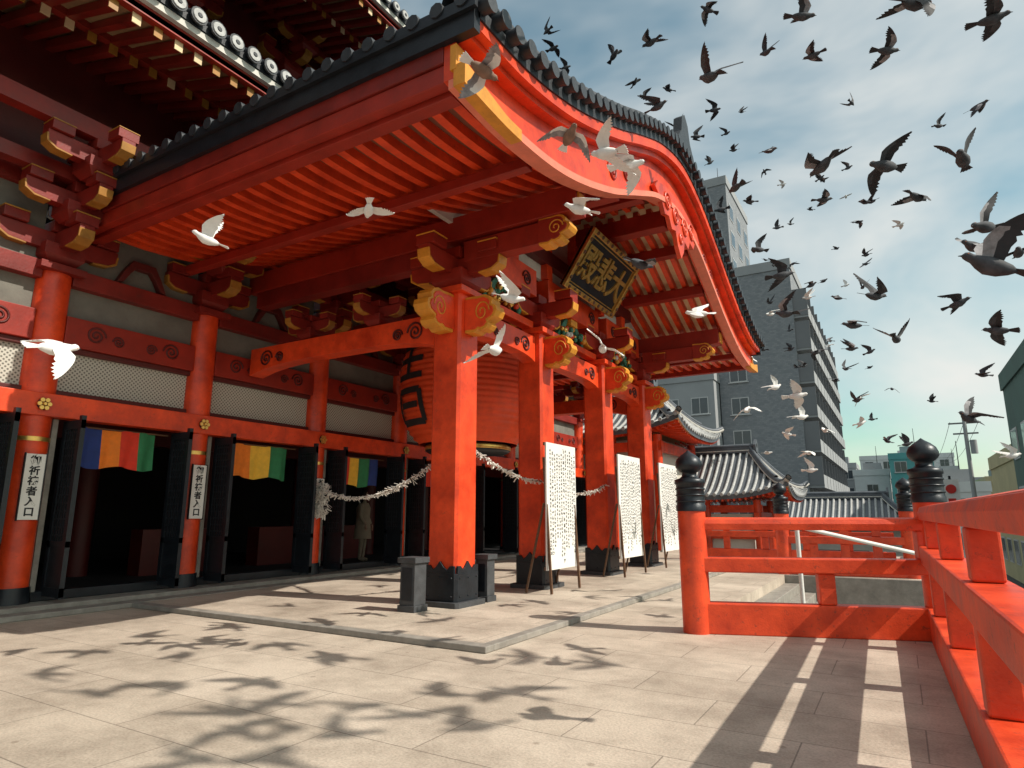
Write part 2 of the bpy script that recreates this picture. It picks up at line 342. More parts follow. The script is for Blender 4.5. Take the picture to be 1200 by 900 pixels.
def bracket(b,x,y,z,s=1.0,ymat=YEL,rm=REDS):
    b.box(x-.24*s,x+.24*s,y-.24*s,y+.24*s,z+.10*s,z+.26*s,rm)
    b.add([(x-.16*s,y-.16*s,z),(x+.16*s,y-.16*s,z),(x+.16*s,y+.16*s,z),(x-.16*s,y+.16*s,z),(x-.24*s,y-.24*s,z+.1*s),(x+.24*s,y-.24*s,z+.1*s),(x+.24*s,y+.24*s,z+.1*s),(x-.24*s,y+.24*s,z+.1*s)],
      [(0,3,2,1),(0,1,5,4),(1,2,6,5),(2,3,7,6),(3,0,4,7)],rm)
    pr=[(-.72,.18),(-.70,.08),(-.6,.02),(-.45,0),(.45,0),(.6,.02),(.7,.08),(.72,.18),(.72,.24),(-.72,.24)]
    z2=z+.20*s
    b.prism([(u*s,v*s) for u,v in pr],lambda u,v,a:(x+u,y+a,z2+v),-.09*s,.09*s,rm)
    b.prism([(u*s,v*s) for u,v in pr],lambda u,v,a:(x+a,y+u,z2+v+.001),-.088*s,.088*s,rm)
    for sg in (-1,1):
        q=[(sg*.735*s,.18*s),(sg*.72*s,.06*s),(sg*.6*s,-.01*s),(sg*.4*s,-.02*s),(sg*.4*s,.0),(sg*.6*s,.02*s),(sg*.695*s,.08*s),(sg*.71*s,.18*s)]
        b.prism(q,lambda u,v,a:(x+u,y+a,z2+v),-.095*s,.095*s,ymat)
        b.prism(q,lambda u,v,a:(x+a,y+u,z2+v),-.095*s,.095*s,ymat)
        for (dx,dy) in ((sg*.56*s,0),(0,sg*.56*s)):
            b.box(x+dx-.14*s,x+dx+.14*s,y+dy-.14*s,y+dy+.14*s,z2+.25*s,z2+.38*s,rm)
            b.box(x+dx-.145*s,x+dx+.145*s,y+dy-.145*s,y+dy+.145*s,z2+.381*s,z2+.40*s,ymat)
    b.box(x-.14*s,x+.14*s,y-.14*s,y+.14*s,z2+.25*s,z2+.40*s,rm)
b=B(); bb=B(); br=B()
for i,y in enumerate(CY_):
    h=.25; c=.04
    pr=[(-h+c,-h),(h-c,-h),(h,-h+c),(h,h-c),(h-c,h),(-h+c,h),(-h,h-c),(-h,-h+c)]
    b.prism(pr,lambda u,v,a:(CX+u,y+v,a),.06,4.62,RED)
    h=.285; pr2=[(-h+c,-h),(h-c,-h),(h,-h+c),(h,h-c),(h-c,h),(-h+c,h),(-h,h-c),(-h,-h+c)]
    bb.prism(pr2,lambda u,v,a:(CX+u,y+v,a),.13,.50,BLK)
    h=.36; pr3=[(-h+c,-h),(h-c,-h),(h,-h+c),(h,h-c),(h-c,h),(-h+c,h),(-h,h-c),(-h,-h+c)]
    bb.prism(pr3,lambda u,v,a:(CX+u,y+v,a),.055,.13,STONED)
    for sx,sy in ((1,0),(-1,0),(0,1),(0,-1)):
        sc_=[(-.285,.5),(-.285,.60),(-.2,.60),(-.14,.545),(-.08,.58),(0,.66),(.08,.58),(.14,.545),(.2,.60),(.285,.60),(.285,.5)]
        if sx: bb.prism(sc_,lambda u,v,a:(CX+sx*a,y+u*.86,v),.252,.284,BLK)
        else: bb.prism(sc_,lambda u,v,a:(CX+u*.86,y+sy*a,v),.252,.284,BLK)
        for zz in (.2,.44):
            for uu in (-.2,0,.2):
                q0=(CX+sx*.284+(0 if sx else uu),y+sy*.284+(uu if sx else 0),zz); q1=(q0[0]+sx*.012,q0[1]+sy*.012,zz)
                bb.cyl(q0,q1,.016,.010,8,BLK)
    bracket(br,CX,y,4.62,1.15)
    b.box(CX-.33,CX+.33,y-.33,y+.33,4.52,4.62,RED)
b.obj("porch_columns",hall,.01); bb.obj("column_shoes",hall,.004); br.obj("porch_brackets",hall,.008)
b=B()
for y,dy in ((CY_[0],-1),(CY_[3],1)):
    cloud(b,CX,y+dy*.25,3.92,0,dy,.62,.58,.26,YEL,RED)
for y in CY_: cloud(b,CX+.25,y,3.92,1,0,.55,.55,.24,YEL,RED)
for y in CY_[:1]+CY_[3:]:
    b.box(CX+.2,CX+1.5,y-.11,y+.11,5.06,5.38,REDS); cloud(b,CX+1.5,y,5.03,1,0,.5,.40,.24,YEL,REDS)
b.obj("carved_beam_noses",hall,.006)
def swirl(b,f,c,r,m,flip=1,tr=.016):
    pts=[]
    for i in range(34):
        th=i*.40; q=r*(1-.93*i/33); pts.append(f(c[0]+flip*q*math.cos(th),c[1]+q*math.sin(th)))
    b.tube(pts,tr,5,m)
def rbeamY(b,x,y0,y1,z0,z1,w,m):
    ys=lin(y0,y1,15); arch=lambda y:z0+.10*(1-((2*y-y0-y1)/(y1-y0))**4)
    b.ribY(ys,x-w/2,x+w/2,arch,lambda y:z1,m)
b=B(); s=B()
for i in range(3):
    y0=CY_[i]+.26; y1=CY_[i+1]-.26
    rbeamY(b,CX,y0,y1,3.98,4.46,.26,RED)
    b.box(CX-.16,CX+.16,y0-.02,y1+.02,5.22,5.72,RED)
    b.box(CX-.10,CX+.10,y0,y1,4.62,4.75,RED)
    for q,fl in ((y0+.36,1),(y1-.36,-1)):
        swirl(s,lambda u,v:(CX+.14,u,v),(q,4.24),.15,REDD,fl)
        swirl(s,lambda u,v:(CX+.14,u,v),(q+fl*.3,4.22),.08,REDD,-fl,.012)
        swirl(s,lambda u,v:(CX+.175,u,v),(q,5.46),.15,REDD,fl)
    ym=(y0+y1)/2
    pr=[(-.62,0),(-.5,.02),(-.42,.14),(-.28,.16),(-.2,.34),(-.12,.44),(.12,.44),(.2,.34),(.28,.16),(.42,.14),(.5,.02),(.62,0),(.55,.12),(.35,.34),(.22,.46),(-.22,.46),(-.35,.34),(-.55,.12)]
    b.prism(pr,lambda u,v,a:(CX+a,ym+u,4.76+v),-.05,.05,GRN)
    for k in range(26):
        a=R.uniform(-.5,.5); z=4.8+R.uniform(0,.36)*(1-abs(a)*1.3); q=R.uniform(.6,1.1)
        s.lathe((CX+.07+R.uniform(0,.05),ym+a,z),[(.0,-.06*q),(.05*q,-.03*q),(.06*q,.01*q),(.04*q,.05*q),(.0,.07*q)],7,[GOLD,GRN,YEL,RED,MORT,GRN][k%6])
    b.box(CX-.13,CX+.13,ym-.15,ym+.15,5.08,5.215,YEL)
for ci,y in enumerate(CY_):
    xs0,xs1=XW+.2,CX-.26
    if ci in (0,3):
        vs=[];n=13
        for k in range(n):
            u=k/(n-1); x=xs0+(xs1-xs0)*u; zz=3.80+.16*(1-(2*u-1)**4); vs+=[(x,y-.15,zz),(x,y+.15,zz),(x,y+.15,4.30),(x,y-.15,4.30)]
        fs=[]
        for k in range(n-1):
            a=4*k;c=a+4
            for i in range(4): fs.append((a+i,c+i,c+(i+1)%4,a+(i+1)%4))
        b.add(vs,fs+[(0,1,2,3),(4*n-1,4*n-2,4*n-3,4*n-4)],RED)
        for q,fl in ((xs1-.40,-1),(xs0+.45,1)):
            swirl(s,lambda u,v:(u,y-.165,v),(q,4.07),.16,REDD,fl); swirl(s,lambda u,v:(u,y-.165,v),(q+fl*.36,4.06),.10,REDD,-fl)
    b.box(xs0,xs1,y-.12,y+.12,5.12,5.42,REDH)
    if ci in (0,3):
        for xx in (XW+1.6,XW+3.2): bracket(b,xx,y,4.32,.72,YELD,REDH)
b.obj("porch_beams",hall,.012); s.obj("beam_carvings",hall)
b=B()
YT=lin(YC-5.2,YC+5.2,60)
b.ribY(YT,CX-.06,CX+.02,lambda y:5.722,fr(.2),PLAST)
b.obj("gable_wall",hall)
b=B()
for d in (-2.6,-1.3,1.3,2.6): b.box(CX+.02,CX+.16,YC+d-.11,YC+d+.11,5.725,LO(abs(d))+.1,RED)
b.box(CX+.02,CX+.18,YC-3.1,YC+3.1,6.02,6.3,REDD)
b.box(CX+.02,CX+.2,YC-.2,YC+.2,6.3,7.1,RED)
pr=[(-1.5,.25),(-1.1,.10),(-.95,-.08),(-.7,-.02),(-.55,-.22),(-.3,-.16),(-.2,-.42),(0,-.62),(.2,-.42),(.3,-.16),(.55,-.22),(.7,-.02),(.95,-.08),(1.1,.10),(1.5,.25),(1.3,.42),(.6,.55),(0,.6),(-.6,.55),(-1.3,.42)]
b.prism(pr,lambda u,v,a:(a,YC+u,6.78+v),XG+.12,XG+.2,RED)
for u,v,r,fl in ((-.8,.2,.2,1),(.8,.2,.2,-1),(-.3,.1,.2,1),(.3,.1,.2,-1),(0,-.25,.12,1)):
    swirl(b,lambda p,q:(XG+.21,p,q),(YC+u,6.8+v),r,RED,fl,.028)
for sg in (-1,1):
    for d in (2.2,2.7,3.3):
        dd=sg*d; swirl(b,lambda p,q:(XG+.11,p,q),(YC+dd,fr(.3)(YC+dd)),.17,REDS,sg,.022)
b.obj("gable_ornament",hall)
# ---- hall front wall
PY=[-6,-3.2,-.8,1.7,4.2,6.62,9.28,11.9,14.5,17.1,19.7,22.2]
b=B(); k=B(); o=B(); w=B(); pl=B()
for y in PY:
    pl.cyl((XW,y,.3),(XW,y,4.72),.23,.22,20,RED); o.cyl((XW,y,.13),(XW,y,.34),.27,.25,20,BLK); o.cyl((XW,y,2.28),(XW,y,2.34),.236,.236,20,GOLD)
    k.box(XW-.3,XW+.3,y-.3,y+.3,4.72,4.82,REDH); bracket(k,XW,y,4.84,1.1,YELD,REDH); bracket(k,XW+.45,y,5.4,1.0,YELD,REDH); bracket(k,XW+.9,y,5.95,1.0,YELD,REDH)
    o.cyl((XW+.26,y,2.79),(XW+.285,y,2.79),.085,.075,16,BLK)
    for a in range(6):
        t_=a*math.pi/3; o.cyl((XW+.286,y+.062*math.cos(t_),2.79+.062*math.sin(t_)),(XW+.30,y+.062*math.cos(t_),2.79+.062*math.sin(t_)),.033,.028,10,GOLD)
    o.cyl((XW+.286,y,2.79),(XW+.315,y,2.79),.03,.02,10,GOLD)
for i in range(len(PY)-1):
    y0=PY[i]+.2;y1=PY[i+1]-.2
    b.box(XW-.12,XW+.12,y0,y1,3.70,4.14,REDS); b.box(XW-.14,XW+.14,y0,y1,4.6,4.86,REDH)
    b.box(XW-.08,XW+.10,y0,y1,.13,.26,BLK)
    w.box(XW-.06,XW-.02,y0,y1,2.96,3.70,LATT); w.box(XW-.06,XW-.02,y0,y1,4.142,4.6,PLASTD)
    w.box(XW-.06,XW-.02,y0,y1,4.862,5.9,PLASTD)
    b.box(XW-.03,XW+.06,y0,y1,2.96,3.04,REDD); b.box(XW-.03,XW+.06,y0,y1,3.62,3.70,REDD)
    for q,fl in ((y0+.42,1),(y1-.42,-1)):
        swirl(o,lambda u,v:(XW+.125,u,v),(q,3.93),.14,REDD,fl,.016); swirl(o,lambda u,v:(XW+.125,u,v),(q+fl*.33,3.9),.09,REDD,-fl,.013)
    ym=(y0+y1)/2
    k.prism([(-.4,0),(-.3,.03),(-.2,.2),(-.12,.3),(.12,.3),(.2,.2),(.3,.03),(.4,0),(.3,.22),(.18,.42),(-.18,.42),(-.3,.22)],lambda u,v,a:(XW+a,ym+u,4.87+v),.0,.12,REDD)
    for q in (y0+.06,y1-.06): w.box(XW+.0,XW+.08,q-.035,q+.035,.26,2.62,STONE)
    for q,sg in ((y0+.20,1),(y1-.20,-1)):
        xa,xb=XW+.06,XW+.56
        o.box(xa,xb,q-.03,q+.03,.2,.32,BLK); o.box(xa,xb,q-.03,q+.03,.85,.93,BLK); o.box(xa,xb,q-.03,q+.03,2.48,2.6,BLK)
        o.box(xa,xa+.07,q-.03,q+.03,.32,2.48,BLK); o.box(xb-.07,xb,q-.031,q+.031,.18,2.66,BLK)
        o.box(xa+.07,xb-.07,q-.012,q+.012,.32,.85,BLK); o.box(xa+.07,xb-.07,q-.006,q+.006,.93,2.48,DARK)
        for z in lin(1.0,2.42,14): o.box(xa+.07,xb-.07,q-.012,q+.012,z,z+.025,BLK)
        for x in lin(xa+.12,xb-.12,5): o.box(x,x+.02,q-.018,q+.018,.93,2.48,BLK)
b.box(XW+.0,XW+.25,-7,23,2.63,2.95,RED); b.obj("hall_frame",hall,.01); pl.obj("hall_pillars",hall)
b=B(); b.box(XW+.9-.1,XW+.9+.1,-7,23,6.55,6.8,REDH); b.box(XW+.45-.1,XW+.45+.1,-7,23,6.0,6.2,REDH); b.box(XW-.1,XW+.1,-7,23,5.9,6.2,REDH)
b.box(XW-.2,XW-.1,-7,23,5.9,9.0,REDD); b.obj("hall_upper_beams",hall)
k.obj("hall_brackets",hall,.006); o.obj("hall_fittings",hall); w.obj("hall_panels",hall)
b=B(); b.box(-18,XW+.55,-7,23,.003,.13,STONE); b.box(-10.0+.0,-9.45,-7,23,.002,.07,STONE); b.obj("hall_plinth",hall,.01)
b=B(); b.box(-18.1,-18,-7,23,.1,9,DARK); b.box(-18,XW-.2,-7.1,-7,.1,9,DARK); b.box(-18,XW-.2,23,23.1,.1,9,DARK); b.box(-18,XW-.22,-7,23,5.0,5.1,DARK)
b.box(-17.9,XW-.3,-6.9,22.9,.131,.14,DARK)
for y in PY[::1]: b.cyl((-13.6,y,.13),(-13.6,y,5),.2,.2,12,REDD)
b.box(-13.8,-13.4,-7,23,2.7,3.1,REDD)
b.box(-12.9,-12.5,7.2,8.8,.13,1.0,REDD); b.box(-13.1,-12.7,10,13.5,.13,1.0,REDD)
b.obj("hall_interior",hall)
# ---- main roofs
def eave(tag,xw,zw,xe,ze,y0,y1,xr,zr):
    b=B(); b.add([(xw-.3,y0,zw+.1),(xe,y0,ze+.12),(xe,y1,ze+.12),(xw-.3,y1,zw+.1),(xw-.3,y0,zw+.2),(xe,y0,ze+.2),(xe,y1,ze+.2),(xw-.3,y1,zw+.2)],
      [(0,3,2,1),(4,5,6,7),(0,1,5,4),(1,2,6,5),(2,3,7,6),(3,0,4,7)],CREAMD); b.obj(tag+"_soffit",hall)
    b=B(); y=y0
    sl=(zw-ze)/(xe-xw)
    while y<y1:
        xm=xe-1.25
        b.beam((xw-.2,y,zw+sl*.2-.12),(xm,y,ze+sl*1.25-.12),.11,.14,REDH)
        b.beam((xm-.5,y,ze+sl*1.75+.03),(xe-.1,y,ze+.03),.10,.12,REDH)
        for (xx,zz) in ((xm+.01,ze+sl*1.25-.125),(xe-.09,ze+.028)): b.box(xx,xx+.014,y-.057,y+.057,zz-.075,zz+.07,YELD if R.random()<.7 else CREAM)
        y+=.29
    b.box(xe-1.34,xe-1.22,y0,y1,ze+sl*1.25-.04,ze+sl*1.25+.08,REDH)
    b.box(xe-.12,xe+.0,y0,y1,ze+.10,ze+.26,REDS); b.box(xe-.02,xe+.08,y0,y1,ze+.24,ze+.34,MORT)
    b.obj(tag+"_rafters",hall)
    b=B(); b.add([(xe+.1,y0,ze+.35),(xr,y0,zr),(xr,y1,zr),(xe+.1,y1,ze+.35),(xe+.1,y0,ze+.46),(xr,y0,zr+.12),(xr,y1,zr+.12),(xe+.1,y1,ze+.46)],
      [(0,3,2,1),(4,5,6,7),(0,1,5,4),(1,2,6,5),(2,3,7,6),(3,0,4,7)],TILE)
    y=y0
    while y<y1:
        b.cyl((xe+.16,y,ze+.46),(xr,y,zr+.15),.095,.095,8,TILE,False); b.cyl((xe+.16,y,ze+.46),(xe+.19,y,ze+.46),.125,.125,14,TILE); b.cyl((xe+.191,y,ze+.46),(xe+.205,y,ze+.46),.10,.095,14,TILEL)
        b.cyl((xe+.206,y,ze+.46),(xe+.215,y,ze+.46),.04,.03,8,TILE)
        y+=.30
    b.obj(tag+"_tiles",hall)
eave("lower_roof",XW,8.35,-7.85,7.62,-7,24,-12.4,10.5)
eave("upper_roof",-12.2,13.2,-8.9,12.2,-7,24,-16,16.5)
b=B(); b.box(-12.6,-12.2,-6,23,10.2,13.3,REDD)
for y in PY:
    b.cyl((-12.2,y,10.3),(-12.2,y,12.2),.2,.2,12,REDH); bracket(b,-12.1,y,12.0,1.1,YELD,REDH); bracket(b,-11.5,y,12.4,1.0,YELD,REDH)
b.box(-12.2,-12.0,-6,23,11.6,11.9,REDH); b.box(-12.2,-11.9,-6,23,10.7,10.9,REDH); b.box(-11.6,-11.4,-6,23,12.85,13.0,REDH)
b.obj("upper_storey",hall)

# ------------------------------------------------ plaque
pe=empty("temple_name_plaque")
bot=Vector((-5.12,11.72,5.62)); top_=Vector((-4.45,11.72,6.62)); up=(top_-bot).normalized(); side=Vector((0,1,0)); nrm=side.cross(up); cen=(bot+top_)/2
M=Matrix(((side.x,up.x,nrm.x,cen.x),(side.y,up.y,nrm.y,cen.y),(side.z,up.z,nrm.z,cen.z),(0,0,0,1)))
def plq(name,bld,bevel=0):
    ob=bld.obj(name,None,bevel); ob.matrix_world=M; ob.parent=pe
H2=.62; W2=1.22
b=B(); b.box(-W2,W2,-H2,H2,-.05,.0,BLK); plq("panel",b)
b=B()
for (x0,x1,y0,y1) in ((-W2,W2,H2-.10,H2),(-W2,W2,-H2,-H2+.10),(-W2,-W2+.10,-H2+.101,H2-.101),(W2-.10,W2,-H2+.101,H2-.101)): b.box(x0,x1,y0,y1,-.06,.06,GOLD)
for s_ in (-1,1):
    for t__ in lin(-1.05,1.05,10): b.lathe((t__,s_*(H2-.05),.06),[(.04,0),(.035,.02),(.015,.03),(0,.031)],8,WOOD)
    for t__ in lin(-.4,.4,4): b.lathe((s_*(W2-.05),t__,.06),[(.04,0),(.035,.02),(.015,.03),(0,.031)],8,WOOD)
plq("frame",b,.01)
b=B()
for (x0,x1,y0,y1) in ((-W2+.13,W2-.13,H2-.16,H2-.14),(-W2+.13,W2-.13,-H2+.14,-H2+.16),(-W2+.13,-W2+.15,-H2+.161,H2-.161),(W2-.15,W2-.13,-H2+.161,H2-.161)): b.box(x0,x1,y0,y1,.0,.015,GOLD)
plq("inner_line",b)
tx=text("殿悲大","lettering",None,M@Matrix.Translation((0,-.03,.012)),.72,GOLD,.02,off=.014); tx.parent=pe

# ------------------------------------------------ lantern
b=B(); prof=[]
n=64
for i in range(n+1):
    t_=i/n; z=-1.25+2.5*t_; r=1.5*math.sqrt(max(0,1-(abs(z)/1.62)**2.6)); r+=.018*(1 if (i%3==0) else -1); prof.append((r,z))
b.lathe((0,0,0),prof,56,LANT)
b.lathe((0,0,0),[(.0,-1.42),(.85,-1.42),(.92,-1.38),(.92,-1.22),(.8,-1.2)],40,BLK); b.lathe((0,0,0),[(.8,1.2),(.92,1.22),(.92,1.42),(.85,1.46),(0,1.46)],40,BLK)
for r in (.925,): b.lathe((0,0,0),[(r,1.27),(r+.01,1.28),(r+.01,1.36),(r,1.37)],40,GOLD); b.lathe((0,0,0),[(r,-1.37),(r+.01,-1.36),(r+.01,-1.28),(r,-1.27)],40,GOLD)
b.cyl((0,0,1.4),(0,0,2.2),.04,.04,8,BLK)
def lr(z): return 1.5*math.sqrt(max(0,1-(abs(z)/1.62)**2.6))+.012
def stroke(a0,z0,a1,z1,wd):
    n=8; vs=[]
    dx=(a1-a0)*1.5; dz=z1-z0; l=math.hypot(dx,dz); px,pz=-dz/l*wd/2,dx/l*wd/2
    for i in range(n+1):
        t_=i/n; a=a0+(a1-a0)*t_; z=z0+dz*t_
        for sg in (-1,1):
            aa=a+sg*px/1.5; zz=z+sg*pz; r=lr(zz)+.014; vs.append((r*math.cos(aa),r*math.sin(aa),zz))
    b.add(vs,[(2*i,2*i+1,2*i+3,2*i+2) for i in range(n)],INK)
for base in (-1.95,.25,1.9):
    for s4 in ((-.3,.75,.3,.75),(-.3,.45,.3,.45),(0,.95,0,.1),(-.3,.1,.3,.1),(-.25,-.2,.25,-.2),(-.25,-.2,-.3,-.85),(.25,-.2,.3,-.85),(-.2,-.5,.2,-.5),(-.3,-.85,.3,-.85)):
        stroke(base+s4[0],s4[1],base+s4[2],s4[3],.13)
lo_=b.obj("paper_lantern"); lo_.location=(-7.95,11.5,4.0)

# ------------------------------------------------ notice boards
def notice(name,y0,y1,z0,z1,x=-4.85):
    e=empty(name); b=B(); b.box(x-.03,x,y0,y1,z0,z1,PAPER); 
    b.obj("panel",e,.004)
    b=B()
    for y in (y0+.02,y1-.05):
        b.beam((x-.06,y,z1*.9),(x+.06,y,.07),.035,.035,WOOD); b.beam((x-.06,y,z1*.6),(x-.4,y,.07),.03,.03,WOOD)
    b.box(x-.06,x-.031,y0,y1,z0,z0+.05,WOOD); b.box(x-.06,x-.031,y0,y1,z1-.05,z1,WOOD)
    b.obj("stand",e)
    b=B(); cols=int((y1-y0)/.085); yy=y1-.07
    for c in range(cols):
        z=z1-.10-R.uniform(0,.1); big=(c%5==0); s=.07 if big else .045
        zend=z0+.08+R.uniform(0,.4)
        while z>zend:
            for q in range(5):
                a=R.uniform(-.5,.5)*s; d=R.uniform(-.5,.5)*s; L=R.uniform(.35,.9)*s; hor=R.random()<.55; tk=.0027
                if hor: b.box(x+.001,x+.003+q*.0003,yy+a*.3-L/2,yy+a*.3+L/2,z+d-tk,z+d+tk,INK)
                else: b.box(x+.001,x+.0032+q*.0003,yy+a-tk,yy+a+tk,z+d*.3-L/2,z+d*.3+L/2,INK)
            z-=s*1.35
        yy-=(y1-y0-.12)/cols
    b.obj("handwriting",e)
notice("notice_board",9.25,10.35,.42,2.45); notice("notice_board.001",12.4,13.7,.42,2.5); notice("notice_board.002",15.05,16.5,.42,2.5)

# ------------------------------------------------ stone boxes by column
def sbox(name,x,y,w,h):
    b=B(); b.box(x-w/2,x+w/2,y-w/2,y+w/2,.06,.14,STONED); b.box(x-w/2+.02,x+w/2-.02,y-w/2+.02,y+w/2-.02,.14,h-.07,STONED); b.box(x-w/2-.01,x+w/2+.01,y-w/2-.01,y+w/2+.01,h-.07,h,STONED)
    b.box(x-w/2+.05,x+w/2-.05,y-w/2+.012,y-w/2+.02,.2,h-.13,BLK); b.obj(name,bevel=.008)
sbox("stone_incense_box",-5.58,6.85,.28,.74); sbox("stone_incense_box.001",-5.3,8.15,.24,.72)

# ------------------------------------------------ vertical name boards on the pillars
def vsign(name,x,y,z0,z1,w,body):
    e=empty(name); b=B(); b.box(x,x+.035,y-w/2,y+w/2,z0,z1,PAPER); b.obj("board",e,.004)
    b=B(); t_=.012
    b.box(x+.002,x+.039,y-w/2-t_,y-w/2,z0-t_,z1+t_,BLK); b.box(x+.002,x+.039,y+w/2,y+w/2+t_,z0-t_,z1+t_,BLK); b.obj("edge",e)
    n=len(body); size=(z1-z0-.06)/n
    for i,ch in enumerate(body):
        Mx=Matrix.Translation((x+.038,y,z1-.03-size*(i+.5)))@Matrix(((0,0,1,0),(1,0,0,0),(0,1,0,0),(0,0,0,1)))
        text(ch,"character_%d"%(i+1),e,Mx,size*.95,INK,.002,off=.004)
vsign("entrance_sign",XW+.24,4.2,1.22,2.1,.24,"御祈祷者入口"); vsign("entrance_sign.001",XW+.24,6.62,1.22,2.1,.24,"御祈祷者入口"); vsign("entrance_sign.002",XW+.24,9.28,1.22,2.0,.2,"御祈祷者入口")

# ------------------------------------------------ five colour curtains
def curtain(name,y0,y1,z0,z1,cols,x=XW+.03):
    b=B(); n=len(cols); M_=6
    for i,c in enumerate(cols):
        vs=[];NZ=6
        for k in range(M_+1):
            y=y0+(y1-y0)*(i+k/M_)/n
            for j in range(NZ+1):
                u=j/NZ; z=z1-(z1-z0)*u*(1+.05*math.sin(y*9)); xx=x+.035*math.sin(y*21+u)*(.3+u)+.02*math.sin(y*7); vs.append((xx,y,z))
        b.add(vs,[(k*(NZ+1)+j,(k+1)*(NZ+1)+j,(k+1)*(NZ+1)+j+1,k*(NZ+1)+j+1) for k in range(M_) for j in range(NZ)],c,True)
    b.cyl((x,y0-.2,z1),(x,y1+.2,z1),.015,.015,6,WOOD); b.obj(name)
CC=[CB,CO,CR,CY,CG]
curtain("five_color_curtain",4.85,5.95,1.98,2.56,[CB,CO,CR,CG]); curtain("five_color_curtain.001",7.35,8.6,1.95,2.56,[CO,CY,CG]); curtain("five_color_curtain.002",10.0,11.2,1.9,2.52,[CR,CY,CG,CB]); curtain("five_color_curtain.003",2.2,3.4,1.98,2.56,CC)
curtain("five_color_curtain.004",12.5,13.8,1.95,2.5,CC)

# ------------------------------------------------ paper fortune garland
b=B()
def garland(p0,p1,sag,N):
    p0=Vector(p0);p1=Vector(p1);pts=[]
    for i in range(41):
        t_=i/40; q=p0.lerp(p1,t_); q.z-=sag*4*t_*(1-t_); pts.append(q)
    b.tube(pts,.014,6,WOOD)
    for i in range(N):
        t_=R.random(); q=p0.lerp(p1,t_); q.z-=sag*4*t_*(1-t_)
        th=R.uniform(0,6.28); l=R.uniform(.03,.10)*R.uniform(.6,1.3); d=Vector((math.cos(th),math.sin(th),R.uniform(-1.3,.4))).normalized()
        b.beam(q-d*.02,q+d*l,.018,.006,PAPERK,up=(R.random(),R.random(),R.random()))
garland((-9.95,9.25,1.80),(-5.8,7.5,2.02),.32,460); garland((-5.3,7.85,2.22),(-5.3,9.95,1.85),.10,220); garland((-5.3,10.35,1.75),(-5.3,12.8,1.9),.14,160)
for k in range(320):
    q=Vector((-9.95+R.uniform(-.1,.16),9.2+R.uniform(-.16,.16),1.66+R.uniform(-.4,.25))); d=Vector((R.uniform(-1,1),R.uniform(-1,1),R.uniform(-1,.3))).normalized()
    b.beam(q,q+d*.1,.02,.006,PAPERK)
b.obj("paper_fortune_garland")

